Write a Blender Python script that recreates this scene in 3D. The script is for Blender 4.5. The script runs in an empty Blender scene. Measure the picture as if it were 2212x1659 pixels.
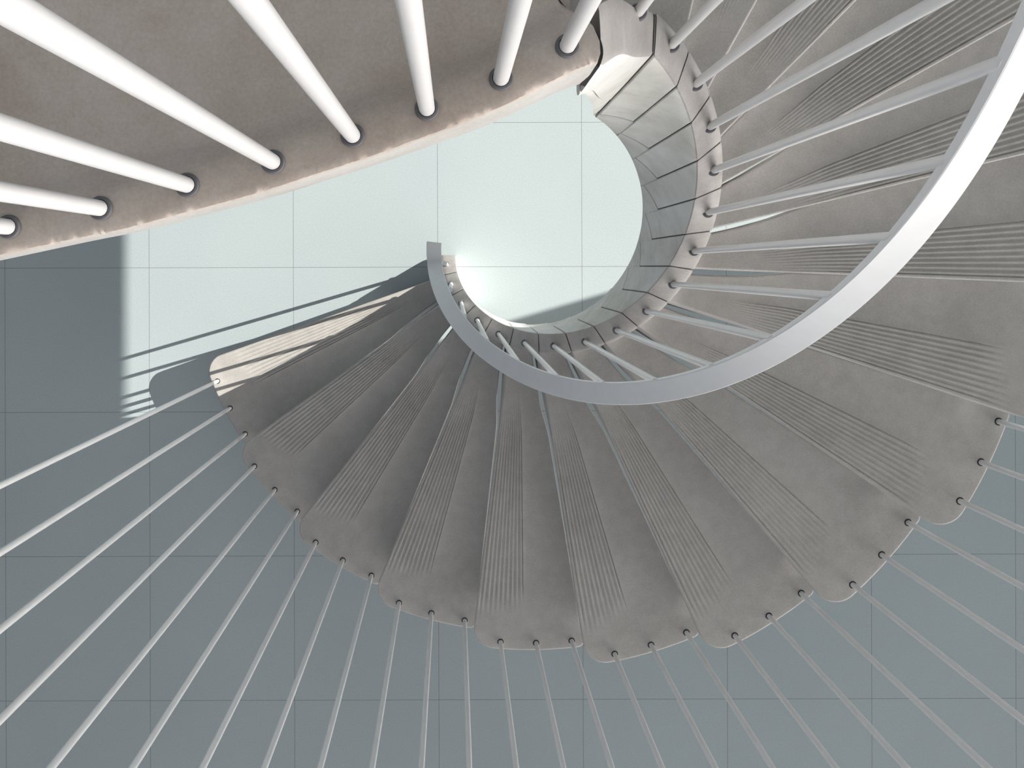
import bpy, math, random
from math import sin, cos, pi, radians, sqrt, atan2, degrees
random.seed(7)
C = bpy.context.scene.collection
SC = bpy.context.scene

# ---------------------------------------------------------------- camera, world, sun, exposure
IMG_W, IMG_H = 2212.0, 1659.0
F_PX, PPX, PPY, CAM_H = 2262.5, 979.8, 578.3, 4.3556
cam_data = bpy.data.cameras.new('camera')
cam = bpy.data.objects.new('camera', cam_data)
C.objects.link(cam)
cam.location = (0, 0, CAM_H)
cam.rotation_euler = (0, 0, 0)                       # looks straight down, image up is +Y
cam_data.sensor_width = 36.0
cam_data.sensor_fit = 'HORIZONTAL'
cam_data.lens = 36.0 * F_PX / IMG_W
cam_data.shift_x = (IMG_W / 2 - PPX) / IMG_W
cam_data.shift_y = -(IMG_H / 2 - PPY) / IMG_W
cam_data.clip_start = 0.01
cam_data.clip_end = 200
SC.camera = cam

SC.view_settings.view_transform = 'Standard'
SC.view_settings.look = 'None'
SC.view_settings.gamma = 1
SC.view_settings.use_curve_mapping = False
SC.view_settings.exposure = 0.0

SUN_EL = 29.3
SUN_DIR = (0.960, 0.280)                              # horizontal direction towards the sun
SUN_STRENGTH = 8.1
sun_data = bpy.data.lights.new('sun', 'SUN')
sun_data.energy = SUN_STRENGTH
sun_data.angle = radians(0.14)
sun_data.color = (1.0, 0.96, 0.885)
sun = bpy.data.objects.new('sun', sun_data)
C.objects.link(sun)
from mathutils import Vector, Matrix
sdir = Vector((SUN_DIR[0] * cos(radians(SUN_EL)), SUN_DIR[1] * cos(radians(SUN_EL)), sin(radians(SUN_EL))))
sun.rotation_euler = sdir.to_track_quat('Z', 'Y').to_euler()
sun.location = (12, 3, 7)

world = bpy.data.worlds.new('world')
SC.world = world
world.use_nodes = True
wn = world.node_tree
wn.nodes.clear()
w_out = wn.nodes.new('ShaderNodeOutputWorld')
w_bg = wn.nodes.new('ShaderNodeBackground')
w_tc = wn.nodes.new('ShaderNodeTexCoord')
w_dot = wn.nodes.new('ShaderNodeVectorMath'); w_dot.operation = 'DOT_PRODUCT'
w_dot.inputs[1].default_value = (0.76, -0.58, -0.30)   # the open, brighter side of the building
w_ramp = wn.nodes.new('ShaderNodeValToRGB')
w_map = wn.nodes.new('ShaderNodeMapRange')
w_map.inputs['From Min'].default_value = -1.0
w_map.inputs['From Max'].default_value = 1.0
cr = w_ramp.color_ramp
cr.elements[0].position = 0.0; cr.elements[0].color = (0.09, 0.15, 0.26, 1)
cr.elements[1].position = 1.0; cr.elements[1].color = (34.0, 31.6, 30.6, 1)
e = cr.elements.new(0.5); e.color = (0.20, 0.27, 0.37, 1)
e = cr.elements.new(0.86); e.color = (1.1, 1.08, 1.08, 1)
e = cr.elements.new(0.93); e.color = (6.0, 5.7, 5.6, 1)
wn.links.new(w_tc.outputs['Generated'], w_dot.inputs[0])
wn.links.new(w_dot.outputs['Value'], w_map.inputs['Value'])
wn.links.new(w_map.outputs['Result'], w_ramp.inputs['Fac'])
wn.links.new(w_ramp.outputs['Color'], w_bg.inputs['Color'])
w_bg.inputs['Strength'].default_value = 0.68
wn.links.new(w_bg.outputs['Background'], w_out.inputs['Surface'])

# ---------------------------------------------------------------- materials
def new_mat(name):
    m = bpy.data.materials.new(name); m.use_nodes = True
    nt = m.node_tree
    b = nt.nodes['Principled BSDF']
    return m, nt, b

def noise(nt, vec, scale, detail=4, rough=0.55, dist=0.0):
    n = nt.nodes.new('ShaderNodeTexNoise')
    n.inputs['Scale'].default_value = scale
    n.inputs['Detail'].default_value = detail
    n.inputs['Roughness'].default_value = rough
    n.inputs['Distortion'].default_value = dist
    nt.links.new(vec, n.inputs['Vector'])
    return n.outputs['Fac']

def ramp(nt, fac, stops):
    r = nt.nodes.new('ShaderNodeValToRGB')
    el = r.color_ramp.elements
    el[0].position, el[0].color = stops[0][0], (*stops[0][1], 1)
    el[1].position, el[1].color = stops[-1][0], (*stops[-1][1], 1)
    for p, c in stops[1:-1]:
        q = el.new(p); q.color = (*c, 1)
    nt.links.new(fac, r.inputs['Fac'])
    return r.outputs['Color']

def mix(nt, fac, a, b, mode='MIX'):
    m = nt.nodes.new('ShaderNodeMix'); m.data_type = 'RGBA'; m.blend_type = mode
    if isinstance(fac, float): m.inputs[0].default_value = fac
    else: nt.links.new(fac, m.inputs[0])
    for sock, v in ((m.inputs[6], a), (m.inputs[7], b)):
        if isinstance(v, tuple): sock.default_value = (*v, 1)
        else: nt.links.new(v, sock)
    return m.outputs[2]

def coords(nt, kind='Object', scale=(1, 1, 1), rot=(0, 0, 0), loc=(0, 0, 0)):
    t = nt.nodes.new('ShaderNodeTexCoord'); mp = nt.nodes.new('ShaderNodeMapping')
    mp.inputs['Scale'].default_value = scale
    mp.inputs['Rotation'].default_value = rot
    mp.inputs['Location'].default_value = loc
    nt.links.new(t.outputs[kind], mp.inputs['Vector'])
    return mp.outputs['Vector']

def geo_pos(nt, scale=(1, 1, 1)):
    g = nt.nodes.new('ShaderNodeNewGeometry'); mp = nt.nodes.new('ShaderNodeMapping')
    mp.inputs['Scale'].default_value = scale
    nt.links.new(g.outputs['Position'], mp.inputs['Vector'])
    return mp.outputs['Vector']

def bump(nt, b, h, strength=0.2, dist=0.002):
    n = nt.nodes.new('ShaderNodeBump')
    n.inputs['Strength'].default_value = strength
    n.inputs['Distance'].default_value = dist
    nt.links.new(h, n.inputs['Height'])
    nt.links.new(n.outputs['Normal'], b.inputs['Normal'])

def concrete(name, dark, mid, light, blotch=3.0, pits=True, rough=0.6, streak=None):
    m, nt, b = new_mat(name)
    v = geo_pos(nt)
    big = noise(nt, v, blotch, 5, 0.6, 0.4)
    col = ramp(nt, big, [(0.3, dark), (0.5, mid), (0.72, light)])
    fine = noise(nt, v, 260, 3, 0.7)
    col = mix(nt, 0.16, col, ramp(nt, fine, [(0.3, (0.25, 0.24, 0.23)), (0.7, (0.95, 0.95, 0.94))]), 'OVERLAY')
    mid_n = noise(nt, v, 28, 4, 0.6)
    col = mix(nt, 0.10, col, ramp(nt, mid_n, [(0.35, (0.3, 0.29, 0.28)), (0.65, (0.8, 0.8, 0.8))]), 'OVERLAY')
    if streak:
        s = noise(nt, geo_pos(nt, streak), 6, 4, 0.65, 0.2)
        col = mix(nt, 0.45, col, ramp(nt, s, [(0.38, (0.30, 0.31, 0.28)), (0.62, (0.82, 0.84, 0.82))]), 'OVERLAY')
    h = fine
    if pits:
        vo = nt.nodes.new('ShaderNodeTexVoronoi'); vo.inputs['Scale'].default_value = 55
        nt.links.new(v, vo.inputs['Vector'])
        pit = ramp(nt, vo.outputs['Distance'], [(0.0, (0.0, 0.0, 0.0)), (0.045, (1, 1, 1))])
        sel = ramp(nt, noise(nt, v, 22, 2), [(0.56, (1, 1, 1)), (0.6, (0, 0, 0))])
        pm = mix(nt, 1.0, pit, sel, 'SCREEN')
        col = mix(nt, 0.55, col, pm, 'MULTIPLY')
    nt.links.new(col, b.inputs['Base Color'])
    b.inputs['Roughness'].default_value = rough
    b.inputs['Specular IOR Level'].default_value = 0.35
    bump(nt, b, mid_n, 0.12, 0.003)
    return m

M = {}
M['tread'] = concrete('tread_concrete', (0.41, 0.393, 0.375), (0.447, 0.43, 0.412), (0.485, 0.468, 0.45), 4.0)
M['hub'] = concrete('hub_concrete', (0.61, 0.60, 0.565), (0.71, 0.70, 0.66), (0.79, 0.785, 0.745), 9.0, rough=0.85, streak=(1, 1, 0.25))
M['landing'] = concrete('landing_concrete', (0.44, 0.365, 0.315), (0.575, 0.495, 0.437), (0.66, 0.585, 0.53), 3.4)
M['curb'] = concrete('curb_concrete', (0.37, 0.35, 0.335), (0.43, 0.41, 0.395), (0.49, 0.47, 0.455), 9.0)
M['face'] = concrete('landing_face_concrete', (0.47, 0.455, 0.425), (0.53, 0.515, 0.485), (0.60, 0.585, 0.555), 6.0)
M['plaster'] = concrete('painted_plaster', (0.52, 0.52, 0.515), (0.56, 0.56, 0.555), (0.60, 0.60, 0.595), 0.8, pits=False)

M['slate'] = concrete('shade_wall_slate_blue', (0.13, 0.15, 0.18), (0.155, 0.175, 0.21), (0.18, 0.205, 0.24), 0.8, pits=False)

def floor_mat():
    m, nt, b = new_mat('pale_floor_slabs')
    v = geo_pos(nt)
    spk = noise(nt, v, 190, 4, 0.75)
    col = ramp(nt, spk, [(0.3, (0.365, 0.42, 0.435)), (0.5, (0.41, 0.469, 0.484)), (0.7, (0.455, 0.516, 0.53))])
    tone = noise(nt, v, 1.3, 3, 0.5)
    col = mix(nt, 0.12, col, ramp(nt, tone, [(0.35, (0.4, 0.4, 0.42)), (0.65, (0.62, 0.62, 0.6))]), 'OVERLAY')
    # joint grid, 0.6 m slabs
    t = nt.nodes.new('ShaderNodeTexCoord'); mp = nt.nodes.new('ShaderNodeMapping')
    mp.vector_type = 'TEXTURE'
    mp.inputs['Location'].default_value = (-1.26606, -0.0004, 0)
    mp.inputs['Rotation'].default_value = (0, 0, 0.0028)
    nt.links.new(t.outputs['Object'], mp.inputs['Vector'])
    sep = nt.nodes.new('ShaderNodeSeparateXYZ'); nt.links.new(mp.outputs['Vector'], sep.inputs[0])
    ds = []
    for ax in ('X', 'Y'):
        d = nt.nodes.new('ShaderNodeMath'); d.operation = 'PINGPONG'; d.inputs[1].default_value = 0.3
        nt.links.new(sep.outputs[ax], d.inputs[0]); ds.append(d.outputs[0])
    mn = nt.nodes.new('ShaderNodeMath'); mn.operation = 'MINIMUM'
    nt.links.new(ds[0], mn.inputs[0]); nt.links.new(ds[1], mn.inputs[1])
    j = nt.nodes.new('ShaderNodeMath'); j.operation = 'LESS_THAN'; j.inputs[1].default_value = 0.0010
    nt.links.new(mn.outputs[0], j.inputs[0])
    col = mix(nt, j.outputs[0], col, (0.20, 0.21, 0.215))
    nt.links.new(col, b.inputs['Base Color'])
    b.inputs['Roughness'].default_value = 0.5
    b.inputs['Specular IOR Level'].default_value = 0.4
    bump(nt, b, spk, 0.05, 0.001)
    return m
M['floor'] = floor_mat()

def paint(name, col, rough=0.35, metallic=0.0, spec=0.5):
    m, nt, b = new_mat(name)
    v = geo_pos(nt)
    n = noise(nt, v, 40, 3)
    nt.links.new(ramp(nt, n, [(0.3, tuple(c * 0.97 for c in col)), (0.7, col)]), b.inputs['Base Color'])
    b.inputs['Roughness'].default_value = rough
    b.inputs['Metallic'].default_value = metallic
    b.inputs['Specular IOR Level'].default_value = spec
    return m
M['white'] = paint('white_painted_steel', (0.86, 0.855, 0.85), 0.30)
M['rail'] = paint('satin_handrail_steel', (0.91, 0.915, 0.92), 0.36)
M['rubber_and_gap'] = paint('rubber_ring_and_gap_shade', (0.02, 0.02, 0.02), 0.6)  # rod rings; its black also stands for shade in the landing gap
M['seal'] = paint('dark_joint_mortar', (0.075, 0.07, 0.065), 0.8)
M['grommet'] = paint('grey_sealant_ring', (0.15, 0.15, 0.165), 0.55)

# ---------------------------------------------------------------- helpers
def mesh(name, verts, faces, mat, smooth=True, angle=35):
    me = bpy.data.meshes.new(name)
    me.from_pydata([tuple(v) for v in verts], [], faces)
    me.validate(); me.update()
    if smooth:
        for p in me.polygons: p.use_smooth = True
        try: me.set_sharp_from_angle(angle=radians(angle))
        except Exception: pass
    me.materials.append(mat)
    return me

def link(name, me, parent=None, loc=(0, 0, 0), rotz=0.0):
    o = bpy.data.objects.new(name, me); C.objects.link(o)
    o.location = loc; o.rotation_euler = (0, 0, rotz)
    if parent: o.parent = parent
    return o

def tag(o, label=None, cat=None, group=None, kind=None):
    if label: o['label'] = label
    if cat: o['category'] = cat
    if group: o['group'] = group
    if kind: o['kind'] = kind
    return o

def grid_faces(ni, nj, off=0, flip=False, close_i=False):
    f = []
    for i in range(ni if close_i else ni - 1):
        i2 = (i + 1) % ni
        for j in range(nj - 1):
            q = (off + i * nj + j, off + i2 * nj + j, off + i2 * nj + j + 1, off + i * nj + j + 1)
            f.append(q[::-1] if flip else q)
    return f

def tube_mesh(name, z0, z1, r, mat, n=20, rings=2, tilt=(0, 0)):
    v, f = [], []
    for k in range(rings):
        z = z0 + (z1 - z0) * k / (rings - 1)
        for i in range(n):
            a = 2 * pi * i / n
            dz = (tilt[0] * r * cos(a) + tilt[1] * r * sin(a)) if k == rings - 1 else 0.0
            v.append((r * cos(a), r * sin(a), z + dz))
    for k in range(rings - 1):
        for i in range(n):
            a, b = k * n + i, k * n + (i + 1) % n
            f.append((a, b, b + n, a + n))
    f.append(tuple(range(n))[::-1]); f.append(tuple(range((rings - 1) * n, rings * n)))
    return mesh(name, v, f, mat, angle=50)

def ring_mesh(name, r_in, r_out, h, mat, n=28):
    prof = [(r_in, -0.004), (r_out, -0.004), (r_out, h * 0.5), (r_out - (r_out - r_in) * 0.25, h), (r_in + (r_out - r_in) * 0.2, h), (r_in, h * 0.6)]
    v, f = [], []
    m = len(prof)
    for i in range(n):
        a = 2 * pi * i / n
        for (r, z) in prof: v.append((r * cos(a), r * sin(a), z))
    for i in range(n):
        for j in range(m):
            a, b = i * m + j, ((i + 1) % n) * m + j
            a2, b2 = i * m + (j + 1) % m, ((i + 1) % n) * m + (j + 1) % m
            f.append((a, b, b2, a2))
    return mesh(name, v, f, mat)

def box_mesh(name, x0, x1, y0, y1, z0, z1, mat):
    v = [(x, y, z) for x in (x0, x1) for y in (y0, y1) for z in (z0, z1)]
    f = [(0, 1, 3, 2), (4, 6, 7, 5), (0, 4, 5, 1), (2, 3, 7, 6), (0, 2, 6, 4), (1, 5, 7, 3)]
    return mesh(name, v, f, mat, smooth=False)

def sstep(a, b, x):
    t = min(1, max(0, (x - a) / (b - a))); return t * t * (3 - 2 * t)

def interp(x, xs, ys):
    if x <= xs[0]: return ys[0]
    for i in range(1, len(xs)):
        if x <= xs[i]:
            t = (x - xs[i - 1]) / (xs[i] - xs[i - 1]); return ys[i - 1] + t * (ys[i] - ys[i - 1])
    return ys[-1]

# ---------------------------------------------------------------- stair geometry
CX, CY = 0.25588, 0.04082           # axis of the stair
R_BAL = 1.297                       # radius of the outer rods
RISE, DTH = 0.170, 0.27598
TH0 = -2.75096                      # first outer rod of the lowest tread
H0 = 0.170
R_IN = 0.2847; TH_IN = -3.0466; H_IN = 0.124
N_TREAD = 18                        # treads 0..17
N_HUB = 18                          # hub blocks 0..17

# ---------------------------------------------------------------- the setting
fl = link('floor', box_mesh('floor', -9, 30, -14, 14, -0.25, 0.0, M['floor']))
tag(fl, kind='structure')
ZC = 6.2
XE = -1.362 + ZC / math.tan(radians(SUN_EL)) * 0.960
ce = link('shade_ceiling', box_mesh('shade_ceiling', -3.1, XE, -9, 9, ZC, ZC + 0.35, M['plaster']))  # unseen slab, its edge placed to cast the shadow line on the floor
tag(ce, kind='structure')
wl = link('shade_wall_left', box_mesh('shade_wall_left', -3.1, -2.8, -9, 9, 0.0, ZC, M['slate']))  # dark wall added out of view to dim the left side
tag(wl, kind='structure')

# unseen pier, added and sized to keep the sun off the lower stair
yj = -0.2200 + (XE - 0.2314) * SUN_DIR[1] / SUN_DIR[0]
wr = link('sun_block_pier', box_mesh('sun_block_pier', XE, XE + 0.12, yj - 2.7, yj, 0.0, ZC + 0.35, M['plaster']))
tag(wr, kind='structure')

# ---------------------------------------------------------------- treads
R0, R1 = 0.285, 1.322
def ang_front(r): return (-0.030 - 0.050 * r) / r
def ang_back(r):
    g = interp(r, [0.28, 0.42, 0.50, 0.60, 1.30], [-0.012, -0.014, -0.011, 0.002, 0.014])
    return DTH + (-0.030 - 0.050 * r + g) / r

def tread_mesh():
    S = [0.0, 0.004, 0.010, 0.018]
    nb = 9                                               # grooves
    S += [0.03 + 0.45 * i / (nb * 8) for i in range(nb * 8 + 1)]
    S += [0.50, 0.54, 0.6, 0.66, 0.72, 0.78, 0.84, 0.89, 0.93, 0.96, 0.98, 0.99, 0.996, 1.0]
    T = [0.0, 0.015, 0.03, 0.045, 0.06, 0.08, 0.1] + [0.1 + 0.86 * i / 44 for i in range(1, 45)] + [0.972, 0.982, 0.989, 0.994, 0.9975, 1.0]
    rho = 0.075
    WO = R1 * (ang_back(R1) - ang_front(R1))
    top, bot = [], []
    for s in S:
        d = s * WO
        rm = R1
        if d < rho: rm = R1 - rho + sqrt(max(0, rho * rho - (rho - d) ** 2))
        rb = 0.018
        if WO - d < rb: rm = min(rm, R1 - rb + sqrt(max(0, rb * rb - (rb - (WO - d)) ** 2)))
        for t in T:
            r = R0 + t * (rm - R0)
            aF, aB = ang_front(r), ang_back(r)
            a = aF + (aB - aF) * s
            w = r * (aB - aF)
            dF, dB, dO = s * w, (1 - s) * w, (rm - r)
            if d < rho:                                  # distance to the rounded corner
                dO = min(dO, rm - r)
            e = min(dF, dB, dO)
            z = 0.0
            er = 0.0045
            if e < er: z -= er - sqrt(max(0, er * er - (er - e) ** 2))
            # grooves of the nosing
            u = (s - 0.035) / 0.43
            if 0 <= u <= 1:
                rin = 0.50 + 0.10 * (1 - u) ; rout = 1.215 - 0.05 * u
                m = sstep(rin - 0.10, rin + 0.12, r) * (1 - sstep(rout - 0.07, rout, r))
                ph = (u * nb) % 1.0
                g = 0.5 + 0.5 * cos(2 * pi * ph)         # 1 in the groove, 0 on the rib
                g = g ** 1.6
                amp = 0.0042 * min(1, 0.35 + w / 0.3)
                z -= amp * m * g
            # the step down behind the ribs
            z -= 0.0022 * sstep(0.45, 0.52, s) * sstep(0.42, 0.55, r) * (1 - sstep(1.1, 1.2, r))
            # the tread sweeps up towards its back edge
            z += 0.015 * max(0.0, (s - 0.56) / 0.44) ** 2 * (0.35 + 0.65 * sstep(0.3, 0.8, r)) * (1 - sstep(1.16, 1.27, r))
            # fillet up to the hub
            z += 0.030 * math.exp(-((r - R0) / 0.028) ** 1.3) if r > R0 else 0.030
            top.append((r * cos(a), r * sin(a), z))
            under = 0.034 + 0.055 * (sin(pi * min(1, max(0, s))) ** 0.7) * (1 - 0.75 * sstep(0.4, 1.30, r)) + 0.24 * (1 - sstep(0.32, 0.64, r)) * (1 - 0.8 * sstep(0.3, 0.9, s))
            k = 0.0
            eb = 0.010
            if e < eb: k = eb - sqrt(max(0, eb * eb - (eb - e) ** 2))
            bot.append((r * cos(a), r * sin(a), -under + k))
    ni, nj = len(S), len(T)
    v = top + bot
    f = grid_faces(ni, nj, 0, flip=True) + grid_faces(ni, nj, ni * nj)
    o = ni * nj
    for i in range(ni - 1):
        a, b = i * nj + nj - 1, (i + 1) * nj + nj - 1
        f.append((a, a + o, b + o, b))
        a, b = i * nj, (i + 1) * nj
        f.append((b, b + o, a + o, a))
    for j in range(nj - 1):
        a, b = j, j + 1
        f.append((a, a + o, b + o, b))
        a, b = (ni - 1) * nj + j, (ni - 1) * nj + j + 1
        f.append((b, b + o, a + o, a))
    return mesh('tread_slab', v, f, M['tread'], angle=60)

def skin(rows, closed=True):
    """rows of equal length -> verts, faces with end caps"""
    v, f = [], []
    n, m = len(rows), len(rows[0])
    for r in rows: v += r
    for i in range(n - 1):
        for j in range(m):
            j2 = (j + 1) % m
            f.append((i * m + j, (i + 1) * m + j, (i + 1) * m + j2, i * m + j2))
    f.append(tuple(range(m))); f.append(tuple(range((n - 1) * m, n * m))[::-1])
    return v, f

def curb_profile(ins, t, zb):
    """(radius, height) section of the curb: outer side, rounded top, inner face"""
    lo = zb + 0.004 if zb + 0.004 < t - 0.07 else zb
    return [(0.306, zb), (0.308 - ins, t - 0.10), (0.3115 - ins, t - 0.035), (0.311 - ins, t - 0.012 - ins * 0.5), (0.307 - ins * 0.7, t + 0.001 - ins), (0.300, t + 0.007 - ins),
            (0.288, t + 0.009 - ins), (0.274, t + 0.010 - ins), (0.262, t + 0.011 - ins), (0.2525, t + 0.0105 - ins), (0.2485 + ins * 0.6, t + 0.0085 - ins * 0.8),
            (0.2472 + ins, t + 0.002 - ins * 0.3), (0.2468 + ins, t - 0.05), (0.246 + ins, (t - 0.06 + zb) / 2), (0.2462 + ins, lo), (0.2500, zb)]

zt_rel = lambda a: RISE * a / DTH
FACE = 0.365

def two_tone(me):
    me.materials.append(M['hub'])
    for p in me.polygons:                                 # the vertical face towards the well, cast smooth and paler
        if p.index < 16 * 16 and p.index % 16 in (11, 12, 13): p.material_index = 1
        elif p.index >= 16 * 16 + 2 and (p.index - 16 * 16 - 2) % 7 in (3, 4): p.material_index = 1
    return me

def hub_mesh(k, first=False):
    """block k of the curb, in a frame turned by TH_IN + k*DTH and raised to the curb height there"""
    floor_z = -(H_IN + RISE * k) + 0.001
    gap = 0.0045
    a0, a1 = -DTH / 2 + gap, DTH / 2 - gap
    rows = []
    n = 14
    AA = [a0, a0 + 0.007] + [a0 + 0.007 + (a1 - a0 - 0.014) * i / n for i in range(1, n)] + [a1 - 0.007, a1]
    for i, a in enumerate(AA):
        ins = 0.0022 if i in (0, len(AA) - 1) else 0.0
        t = zt_rel(a)
        if first:
            ee = (a - a0) * 0.28
            if ee < 0.006: t -= 0.006 - sqrt(max(0, 0.006 ** 2 - (0.006 - ee) ** 2))
        zb = max(floor_z, zt_rel(-DTH / 2) - FACE)
        rows.append([(r * cos(a), r * sin(a), max(z, floor_z)) for r, z in curb_profile(ins, t, zb)])
    v, f = skin(rows)
    if 0 < k < 16:                                        # ledge that carries the next block up
        LG = []
        for i in range(n + 1):
            a = (DTH / 2 - gap * 2) + DTH * i / n
            zc = zt_rel(DTH / 2) - FACE - 0.013
            z0 = min(zt_rel(a) - 0.60, zc - 0.02)
            z0 = max(z0, floor_z); zc = max(zc, floor_z + 0.0005)
            LG.append([(r * cos(a), r * sin(a), z) for r, z in [(0.302, z0 + 0.01), (0.302, zc), (0.2525, zc), (0.2487, zc - 0.004), (0.2478, z0 + (zc - z0) * 0.4), (0.2515, z0 + 0.006), (0.258, z0)]])
        v2, f2 = skin(LG)
        o = len(v); v += v2; f += [tuple(q + o for q in ff) for ff in f2]
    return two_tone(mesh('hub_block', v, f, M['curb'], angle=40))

def seal_mesh(k, bed=True):
    """dark joint at the upper end of block k"""
    floor_z = -(H_IN + RISE * k) + 0.002
    rows = []
    for a in (DTH / 2 - 0.012, DTH / 2 + 0.012):
        t = zt_rel(a)
        zb = max(floor_z, zt_rel(-DTH / 2) - FACE + 0.02)
        rows.append([(r * cos(a), r * sin(a), max(z, floor_z)) for r, z in curb_profile(0.0042, t, zb)])
    v, f = skin(rows)
    if k > 2 and bed:                                     # bed joint under the next block
        n = 8; LG = []
        for i in range(n + 1):
            a = DTH / 2 + DTH * i / n
            z1 = zt_rel(DTH / 2) - FACE - 0.001
            LG.append([(r * cos(a), r * sin(a), z) for r, z in [(0.295, z1 - 0.014), (0.295, z1), (0.2512, z1), (0.2512, z1 - 0.014)]])
        v2, f2 = skin(LG)
        o = len(v); v += v2; f += [tuple(q + o for q in ff) for ff in f2]
    return mesh('joint', v, f, M['seal'], angle=40)

slab_me = tread_mesh()
hub_std = hub_mesh(6)
rod_ring = ring_mesh('rod_ring', 0.0066, 0.0108, 0.0012, M['rubber_and_gap'])
ORD = ['second', 'third', 'fourth', 'fifth', 'sixth', 'seventh', 'eighth', 'ninth', 'tenth', 'eleventh', 'twelfth',
       'thirteenth', 'fourteenth', 'fifteenth', 'sixteenth']
LABELS = ['lowest ribbed concrete tread, streaked with bright sun, at the stair foot'] + \
         ['ribbed grey concrete stair tread, %s step counted up from the floor' % o for o in ORD] + \
         ['grey concrete stair tread in the top right, just below the topmost one', 'topmost concrete stair tread, mostly hidden under the landing edge']
seal_std = seal_mesh(6)
SK = 1.0
Z_CURB = 3.36
def lift(p, z):                                           # photo-plane point of the top curve -> world at height z
    return ((p[0] - PPX) * (CAM_H - z) / F_PX, -(p[1] - PPY) * (CAM_H - z) / F_PX)

def top_block_mesh(org):
    """last curb block: leaves the circle and runs out to the landing"""
    a16 = TH_IN + DTH * 16.5
    z16 = H_IN + RISE * 16.5
    # ridge (inner top edge), outer top edge, their heights and the height of the foot of the inner face
    keys = [
        ((CX + 0.2475 * cos(a16 + 0.010), CY + 0.2475 * sin(a16 + 0.010)), (CX + 0.311 * cos(a16 + 0.010), CY + 0.311 * sin(a16 + 0.010)), z16 + 0.008, z16 - FACE),
        ((0.2320, 0.2680), (0.2350, 0.3330), 3.030, 2.70),
        ((0.1890, 0.2420), (0.1860, 0.3100), 3.175, 2.93),
        ((0.1442, 0.1975), (0.1420, 0.2620), 3.335, 3.17)]
    def ev(u, f):
        P = [f(k_) for k_ in keys]
        x = u * 3; i = min(2, int(x)); t = x - i
        p0, p1, p2, p3 = P[max(0, i - 1)], P[i], P[i + 1], P[min(3, i + 2)]
        return 0.5 * (2 * p1 + (p2 - p0) * t + (2 * p0 - 5 * p1 + 4 * p2 - p3) * t * t + (-p0 + 3 * p1 - 3 * p2 + p3) * t ** 3)
    rows = []
    n = 22
    for i in range(n + 1):
        u = i / n
        ix, iy = ev(u, lambda q: q[0][0]), ev(u, lambda q: q[0][1])
        ox, oy = ev(u, lambda q: q[1][0]), ev(u, lambda q: q[1][1])
        z, zb = ev(u, lambda q: q[2]), ev(u, lambda q: q[3])
        prof = curb_profile(0.0022 if i in (0, n) else 0.0, z - 0.008, zb)
        rows.append([(ix + (ox - ix) * (r - 0.2475) / 0.0635 - org[0], iy + (oy - iy) * (r - 0.2475) / 0.0635 - org[1], h - org[2]) for r, h in prof])
    v, f = skin(rows)
    low = [2.335, 2.60, 2.86, 3.13]                        # foot piece below the bed joint
    LG = []
    for i in range(n + 1):
        u = i / n
        ix, iy = ev(u, lambda q: q[0][0]), ev(u, lambda q: q[0][1])
        ox, oy = ev(u, lambda q: q[1][0]), ev(u, lambda q: q[1][1])
        zt_ = ev(u, lambda q: q[3]) - 0.010; zl = ev(u, lambda q: low[keys.index(q)])
        L = sqrt((ox - ix) ** 2 + (oy - iy) ** 2); dx, dy = (ox - ix) / L, (oy - iy) / L
        LG.append([(ix + dx * d - org[0], iy + dy * d - org[1], h - org[2]) for d, h in
                   [(0.055, zl + 0.01), (0.055, zt_), (0.004, zt_), (0.0015, zt_ - 0.003), (0.0015, (zt_ + zl) / 2), (0.004, zl + 0.004), (0.010, zl)]])
    v2, f2 = skin(LG); o = len(v); v += v2; f += [tuple(q + o for q in ff) for ff in f2]
    me = mesh('hub_block', v, f, M['curb'], angle=40)
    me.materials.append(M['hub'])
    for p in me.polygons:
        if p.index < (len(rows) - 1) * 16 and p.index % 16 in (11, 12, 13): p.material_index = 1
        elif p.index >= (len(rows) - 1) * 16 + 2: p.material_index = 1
    return me

def at_local(o, parent):                                  # undo the parent's turn for a mesh built along world axes
    o.rotation_euler = (0, 0, -parent.rotation_euler[2])

for k in range(N_TREAD):
    th = TH0 + DTH * k; zt = H0 + RISE * k
    root = bpy.data.objects.new('stair_tread', None); C.objects.link(root)
    root.empty_display_size = 0.1
    root.location = (CX, CY, zt); root.rotation_euler = (0, 0, th)
    tag(root, LABELS[k], 'stair tread', 'ribbed concrete treads of the spiral stair')
    link('slab', slab_me, root)
    hk = k + 1
    if hk < 17:
        me = hub_std if 4 <= hk < 16 else hub_mesh(hk)
        hb = link('hub_block', me, root, (0, 0, H_IN + RISE * hk - zt), (TH_IN + DTH * hk) - th)
        link('joint', seal_mesh(hk, hk < 16) if hk < 4 or hk == 16 else seal_std, hb)
    elif hk == 17:
        hb = link('hub_block', top_block_mesh((CX, CY, zt)), root)
        at_local(hb, root)
me = hub_mesh(0, True)
st = link('newel_block', me, None, (CX, CY, H_IN), TH_IN)
tag(st, 'small pale curb block on the floor at the foot of the spiral stair', 'curb block')
link('joint', seal_mesh(0), st)

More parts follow.
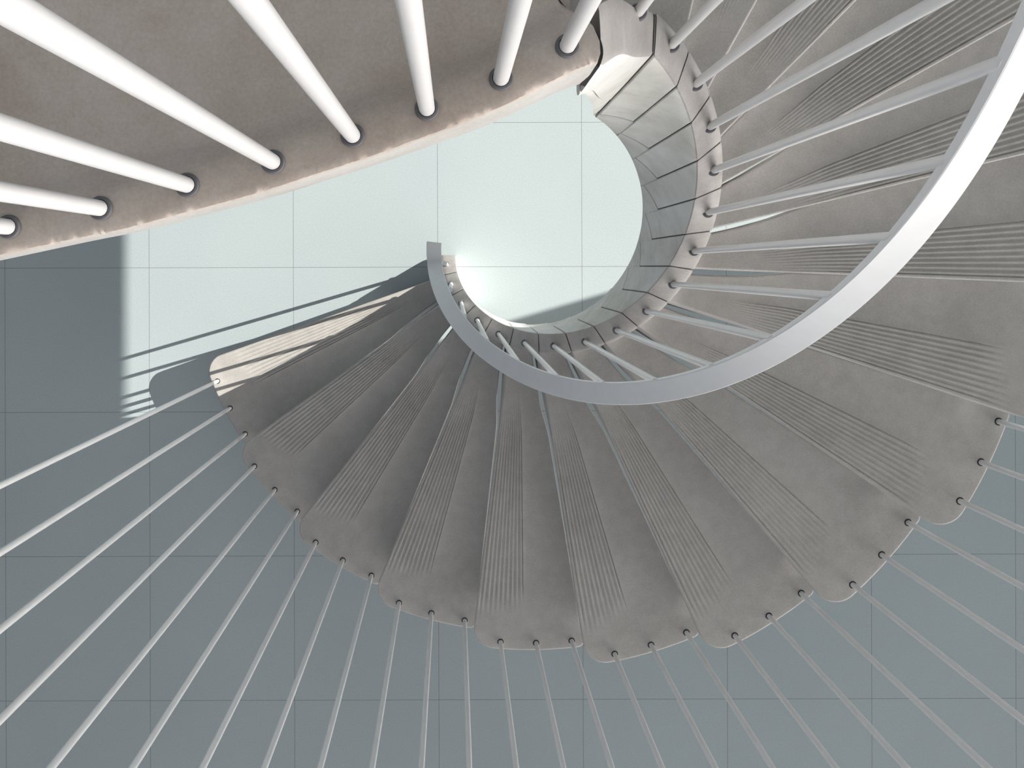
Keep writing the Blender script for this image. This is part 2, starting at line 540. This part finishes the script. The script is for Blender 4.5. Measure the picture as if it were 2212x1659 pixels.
# ---------------------------------------------------------------- landing
LS = (CAM_H - Z_CURB) / (CAM_H - 3.20)
edge = [(-1.30, -0.125), (-0.90, -0.069), (-0.70, -0.028), (-0.5004, 0.0144), (-0.4228, 0.0313), (-0.3636, 0.043), (-0.2972, 0.0609), (-0.2236, 0.0803), (-0.1496, 0.1043),
        (-0.0918, 0.1229), (-0.0086, 0.1535), (0.0578, 0.1799), (0.1242, 0.2142), (0.1594, 0.2279)]
land_bal = [(-0.79, -0.022), (-0.69, 0.0), (-0.59, 0.0235), (-0.4902, 0.0451), (-0.3891, 0.0655), (-0.2936, 0.0911), (-0.1991, 0.1166), (-0.1113, 0.1457), (-0.0295, 0.1753), (0.0522, 0.2085), (0.1252, 0.2443)]
edge = [(x * LS, y * LS) for x, y in edge]
land_bal = [(x * LS, y * LS) for x, y in land_bal]

def catmull(P, sub=6):
    out = []
    n = len(P)
    for i in range(n - 1):
        p0, p1, p2, p3 = P[max(i - 1, 0)], P[i], P[i + 1], P[min(i + 2, n - 1)]
        for s in range(sub):
            t = s / sub
            out.append(tuple(0.5 * (2 * b + (c - a) * t + (2 * a - 5 * b + 4 * c - d) * t * t + (-a + 3 * b - 3 * c + d) * t ** 3)
                             for a, b, c, d in zip(p0, p1, p2, p3)))
    out.append(P[-1])
    return out

def smooth(P, it=6):
    P = list(P)
    for _ in range(it):
        Q = P[:]
        for i in range(1, len(P) - 1):
            Q[i] = tuple((P[i - 1][c] + 2 * P[i][c] + P[i + 1][c]) / 4 for c in (0, 1))
        P = Q
    return P

def landing_mesh():
    E = smooth(catmull(edge, 18), 40)
    rnd = random.Random(3)
    n = len(E)
    v, f = [], []
    cols = []
    gapline = [(0.0, 0.0), (0.003, 0.010), (0.001, 0.022), (-0.006, 0.036), (-0.018, 0.047), (-0.033, 0.060), (-0.048, 0.09), (-0.068, 0.17), (-0.12, 0.45), (-0.18, 1.1), (-0.22, 1.6)]
    for i, (x, y) in enumerate(E):
        a, b = E[max(0, i - 1)], E[min(n - 1, i + 1)]
        tx, ty = b[0] - a[0], b[1] - a[1]; L = sqrt(tx * tx + ty * ty); tx, ty = tx / L, ty / L
        nx, ny = -ty, tx                                    # towards the slab
        u = i / (n - 1)
        right = sstep(0.90, 1.0, u)
        thick = interp(x / LS, [-1.3, -0.5, -0.3, -0.1, 0.05, 0.16], [0.085, 0.09, 0.098, 0.118, 0.142, 0.168])
        # offset, height
        ds = [0.0, 0.003, 0.008, 0.02, 0.035, 0.041, 0.047, 0.053, 0.059, 0.065, 0.072, 0.082, 0.10, 0.14, 0.2, 0.35, 0.6, 1.0, 1.5]
        zs = []
        for d in ds:
            z = Z_CURB - 0.0012 * math.exp(-d / 0.002) - 0.026 * sstep(0.036, 0.070, d) + 0.008 * sstep(0.10, 0.35, d)
            zs.append(z)
        row = []
        # underside, inner face, then the top
        row.append((x, y + 1.5, Z_CURB - 0.22))
        row.append((x + nx * 0.30, y + ny * 0.30, Z_CURB - 0.22))
        row.append((x + nx * 0.05, y + ny * 0.05, Z_CURB - thick - 0.012))
        row.append((x + nx * 0.010, y + ny * 0.010, Z_CURB - thick))
        row.append((x + nx * 0.001, y + ny * 0.001, Z_CURB - thick * 0.75))
        row.append((x - nx * 0.002, y - ny * 0.002, Z_CURB - thick * 0.35))
        row.append((x - nx * 0.001, y - ny * 0.001, Z_CURB - 0.005))
        c1 = rnd.uniform(0, 1) ** 3 * 0.0022              # chipped arris
        row[-1] = (row[-1][0], row[-1][1], Z_CURB - 0.005 - c1 * 1.2)
        for q, (d, z) in enumerate(zip(ds, zs)):
            dd = d + (c1 * 0.5 if q < 2 else 0.0)
            wv = sstep(0.06, 0.34, d); ux, uy = nx * (1 - wv), ny * (1 - wv) + wv
            row.append((x + ux * dd, y + uy * dd, z - (c1 if q == 0 else c1 * 0.4 if q == 1 else 0.0)))
        cols.append(row)
    # bend the right end to the curved joint
    last = E[-1]
    m = len(cols[0])
    def gx(dy):
        return interp(dy, [g[1] for g in gapline], [g[0] for g in gapline])
    for i, row in enumerate(cols):
        for j, p in enumerate(row):
            lim = last[0] + gx(max(0, p[1] - last[1]))
            # compress x smoothly so nothing passes the joint line
            x = p[0]
            u = i / (n - 1)
            if i == n - 1 and p[1] > last[1] - 0.001:
                yy = p[1]
                row[j] = (last[0] + gx(max(0, yy - last[1])), yy, p[2])
            else:
                row[j] = (min(x, lim - 0.00015 * (n - 1 - i)), p[1], p[2])
    for row in cols: v += row
    for i in range(n - 1):
        for j in range(m - 1):
            f.append((i * m + j, (i + 1) * m + j, (i + 1) * m + j + 1, i * m + j + 1))
        f.append((i * m + m - 1, (i + 1) * m + m - 1, (i + 1) * m, i * m))
    f.append(tuple(range(m))[::-1]); f.append(tuple(range((n - 1) * m, n * m)))
    me = mesh('landing', v, f, M['landing'], angle=42)
    me.materials.append(M['face'])
    for p in me.polygons:                                 # pale cast face towards the well
        if p.index < (n - 1) * m and p.index % m in (2, 3, 4, 5): p.material_index = 1
    return me
ld = link('landing', landing_mesh())
tag(ld, 'brownish grey concrete landing slab filling the upper left corner', 'landing')

# dark strip standing in for shade in the open gap beside the landing
gp = [(edge[-1][0] + gx_, edge[-1][1] + gy_) for gx_, gy_ in [(-0.0005, -0.001), (0.003, 0.010), (0.001, 0.022), (-0.006, 0.036), (-0.018, 0.047), (-0.033, 0.060), (-0.048, 0.09), (-0.060, 0.14)]]
gp = catmull(gp, 4)
rows = []
for i, (x, y) in enumerate(gp):
    a, b = gp[max(0, i - 1)], gp[min(len(gp) - 1, i + 1)]
    tx, ty = b[0] - a[0], b[1] - a[1]; L = sqrt(tx * tx + ty * ty); nx, ny = ty / L, -tx / L
    ztop = Z_CURB - 0.016 - 0.02 * sstep(0.02, 0.07, y - edge[-1][1])
    rows.append([(x - nx * 0.002, y - ny * 0.002, ztop - 0.11), (x - nx * 0.002, y - ny * 0.002, ztop), (x + nx * 0.0042, y + ny * 0.0042, ztop), (x + nx * 0.0042, y + ny * 0.0042, ztop - 0.11)])
v_, f_ = skin(rows)
link('joint', mesh('joint', v_, f_, M['rubber_and_gap'], angle=40), ld)

# ---------------------------------------------------------------- inner railing
R_RI, R_RO, H_R = 0.279, 0.324, 1.212
rail_root = bpy.data.objects.new('inner_railing', None); C.objects.link(rail_root)
rail_root.empty_display_size = 0.1
rail_root.location = (CX, CY, H_IN)
tag(rail_root, 'white inner railing curling round the open well, flat handrail on slim round balusters', 'railing')

def ribbon(name, pts, wdt, thk, mat, origin):
    """pts: (x, y, z, nx, ny) centre line with horizontal side vector"""
    v, f = [], []
    h, b = wdt / 2, 0.0012
    sec = [(-h + b, 0), (h - b, 0), (h, -b), (h, -thk + b), (h - b, -thk), (-h + b, -thk), (-h, -thk + b), (-h, -b)]
    n = len(pts)
    for i, p in enumerate(pts):
        a, c = pts[max(0, i - 1)], pts[min(n - 1, i + 1)]
        t = Vector((c[0] - a[0], c[1] - a[1], c[2] - a[2])).normalized()
        s = Vector((p[3], p[4], 0)).normalized()
        up = s.cross(t)
        if up.z < 0: up = -up
        for (q, w) in sec:
            P = Vector(p[:3]) + s * q + up * w
            v.append((P.x - origin[0], P.y - origin[1], P.z - origin[2]))
    m = len(sec)
    for i in range(n - 1):
        for j in range(m):
            j2 = (j + 1) % m
            f.append((i * m + j, i * m + j2, (i + 1) * m + j2, (i + 1) * m + j))
    f.append(tuple(range(m))[::-1]); f.append(tuple(range((n - 1) * m, n * m)))
    return mesh(name, v, f, mat, angle=40)

pts = []
RC = (R_RI + R_RO) / 2
ks = [-0.76 + 0.04 * i for i in range(int((17.0 + 0.76) / 0.04) + 1)]
def rail_z(k):
    kk = max(k, -0.08)
    if -0.22 < k < 0.06: kk = -0.08 + (k + 0.22) ** 2 / (4 * 0.14)   # soft kink after the level start
    return H_R + RISE * kk
def rail_dr(k): return interp(k, [-0.76, 0.3, 2.0, 3.5], [0.015, 0.011, 0.004, 0.0])
ZTOP = Z_CURB + 1.08
for k in ks:
    a = TH_IN + DTH * k
    r = RC + rail_dr(k)
    pts.append((CX + r * cos(a), CY + r * sin(a), rail_z(k), cos(a), sin(a)))
LB = catmull(land_bal[::-1], 5)
end = pts[-1]
for i in range(1, 8):
    t = i / 8; q = t * t * (3 - 2 * t)
    x = end[0] + (LB[0][0] - end[0]) * t; y = end[1] + (LB[0][1] - end[1]) * q
    pts.append((x, y, end[2] + (ZTOP - end[2]) * q, end[3] * (1 - t) + 0.4 * t, end[4] * (1 - t) + 0.9 * t))
for i, (x, y) in enumerate(LB):
    a, b = LB[max(0, i - 1)], LB[min(len(LB) - 1, i + 1)]
    tx, ty = b[0] - a[0], b[1] - a[1]
    pts.append((x, y, ZTOP, ty, -tx))
org = (CX, CY, H_IN)
link('handrail', ribbon('handrail', pts, R_RO - R_RI, 0.013, M['rail'], org), rail_root)

collar_in = ring_mesh('collar', 0.0072, 0.0115, 0.0035, M['grommet'])
collar_land = ring_mesh('collar', 0.0078, 0.0116, 0.0050, M['grommet'])
for k in range(N_HUB):
    a = TH_IN + DTH * k
    z0 = H_IN + RISE * k
    z1 = rail_z(k) - (0.014 if k else 0.008)
    sl = RISE / (DTH * RC) if k else 0.0                  # top cut to the pitch of the handrail
    me = tube_mesh('baluster', 0.0, z1 - z0, 0.0070, M['white'], tilt=(-sin(a) * sl, cos(a) * sl))
    b = link('baluster', me, rail_root, (R_IN * cos(a), R_IN * sin(a), z0 - H_IN))
    link('collar', collar_in, b, (0, 0, 0.0095))
land_tube = tube_mesh('baluster', 0.0, ZTOP - 0.012 - Z_CURB + 0.03, 0.0077, M['white'], 28)
for (x, y) in land_bal:
    b = link('baluster', land_tube, rail_root, (x - CX, y - CY, Z_CURB - 0.03 - H_IN))
    link('collar', collar_land, b, (0, 0, 0.0300))

# ---------------------------------------------------------------- outer rods
out_root = bpy.data.objects.new('outer_railing', None); C.objects.link(out_root)
out_root.empty_display_size = 0.1
out_root.location = (CX, CY, H0)
tag(out_root, 'outer screen of tall slim steel rods standing along the rim of the treads', 'railing')
for k in range(N_TREAD):
    zt = H0 + RISE * k
    me = tube_mesh('rod', 0.0, ZC - zt + 0.02, 0.0072, M['white'], 16)
    for j in range(3):
        a = TH0 + DTH * (k + j / 3.0)
        b = link('rod', me, out_root, (R_BAL * cos(a), R_BAL * sin(a), zt - 0.02 - H0))
        link('rod_ring', rod_ring, b, (0, 0, 0.0195))
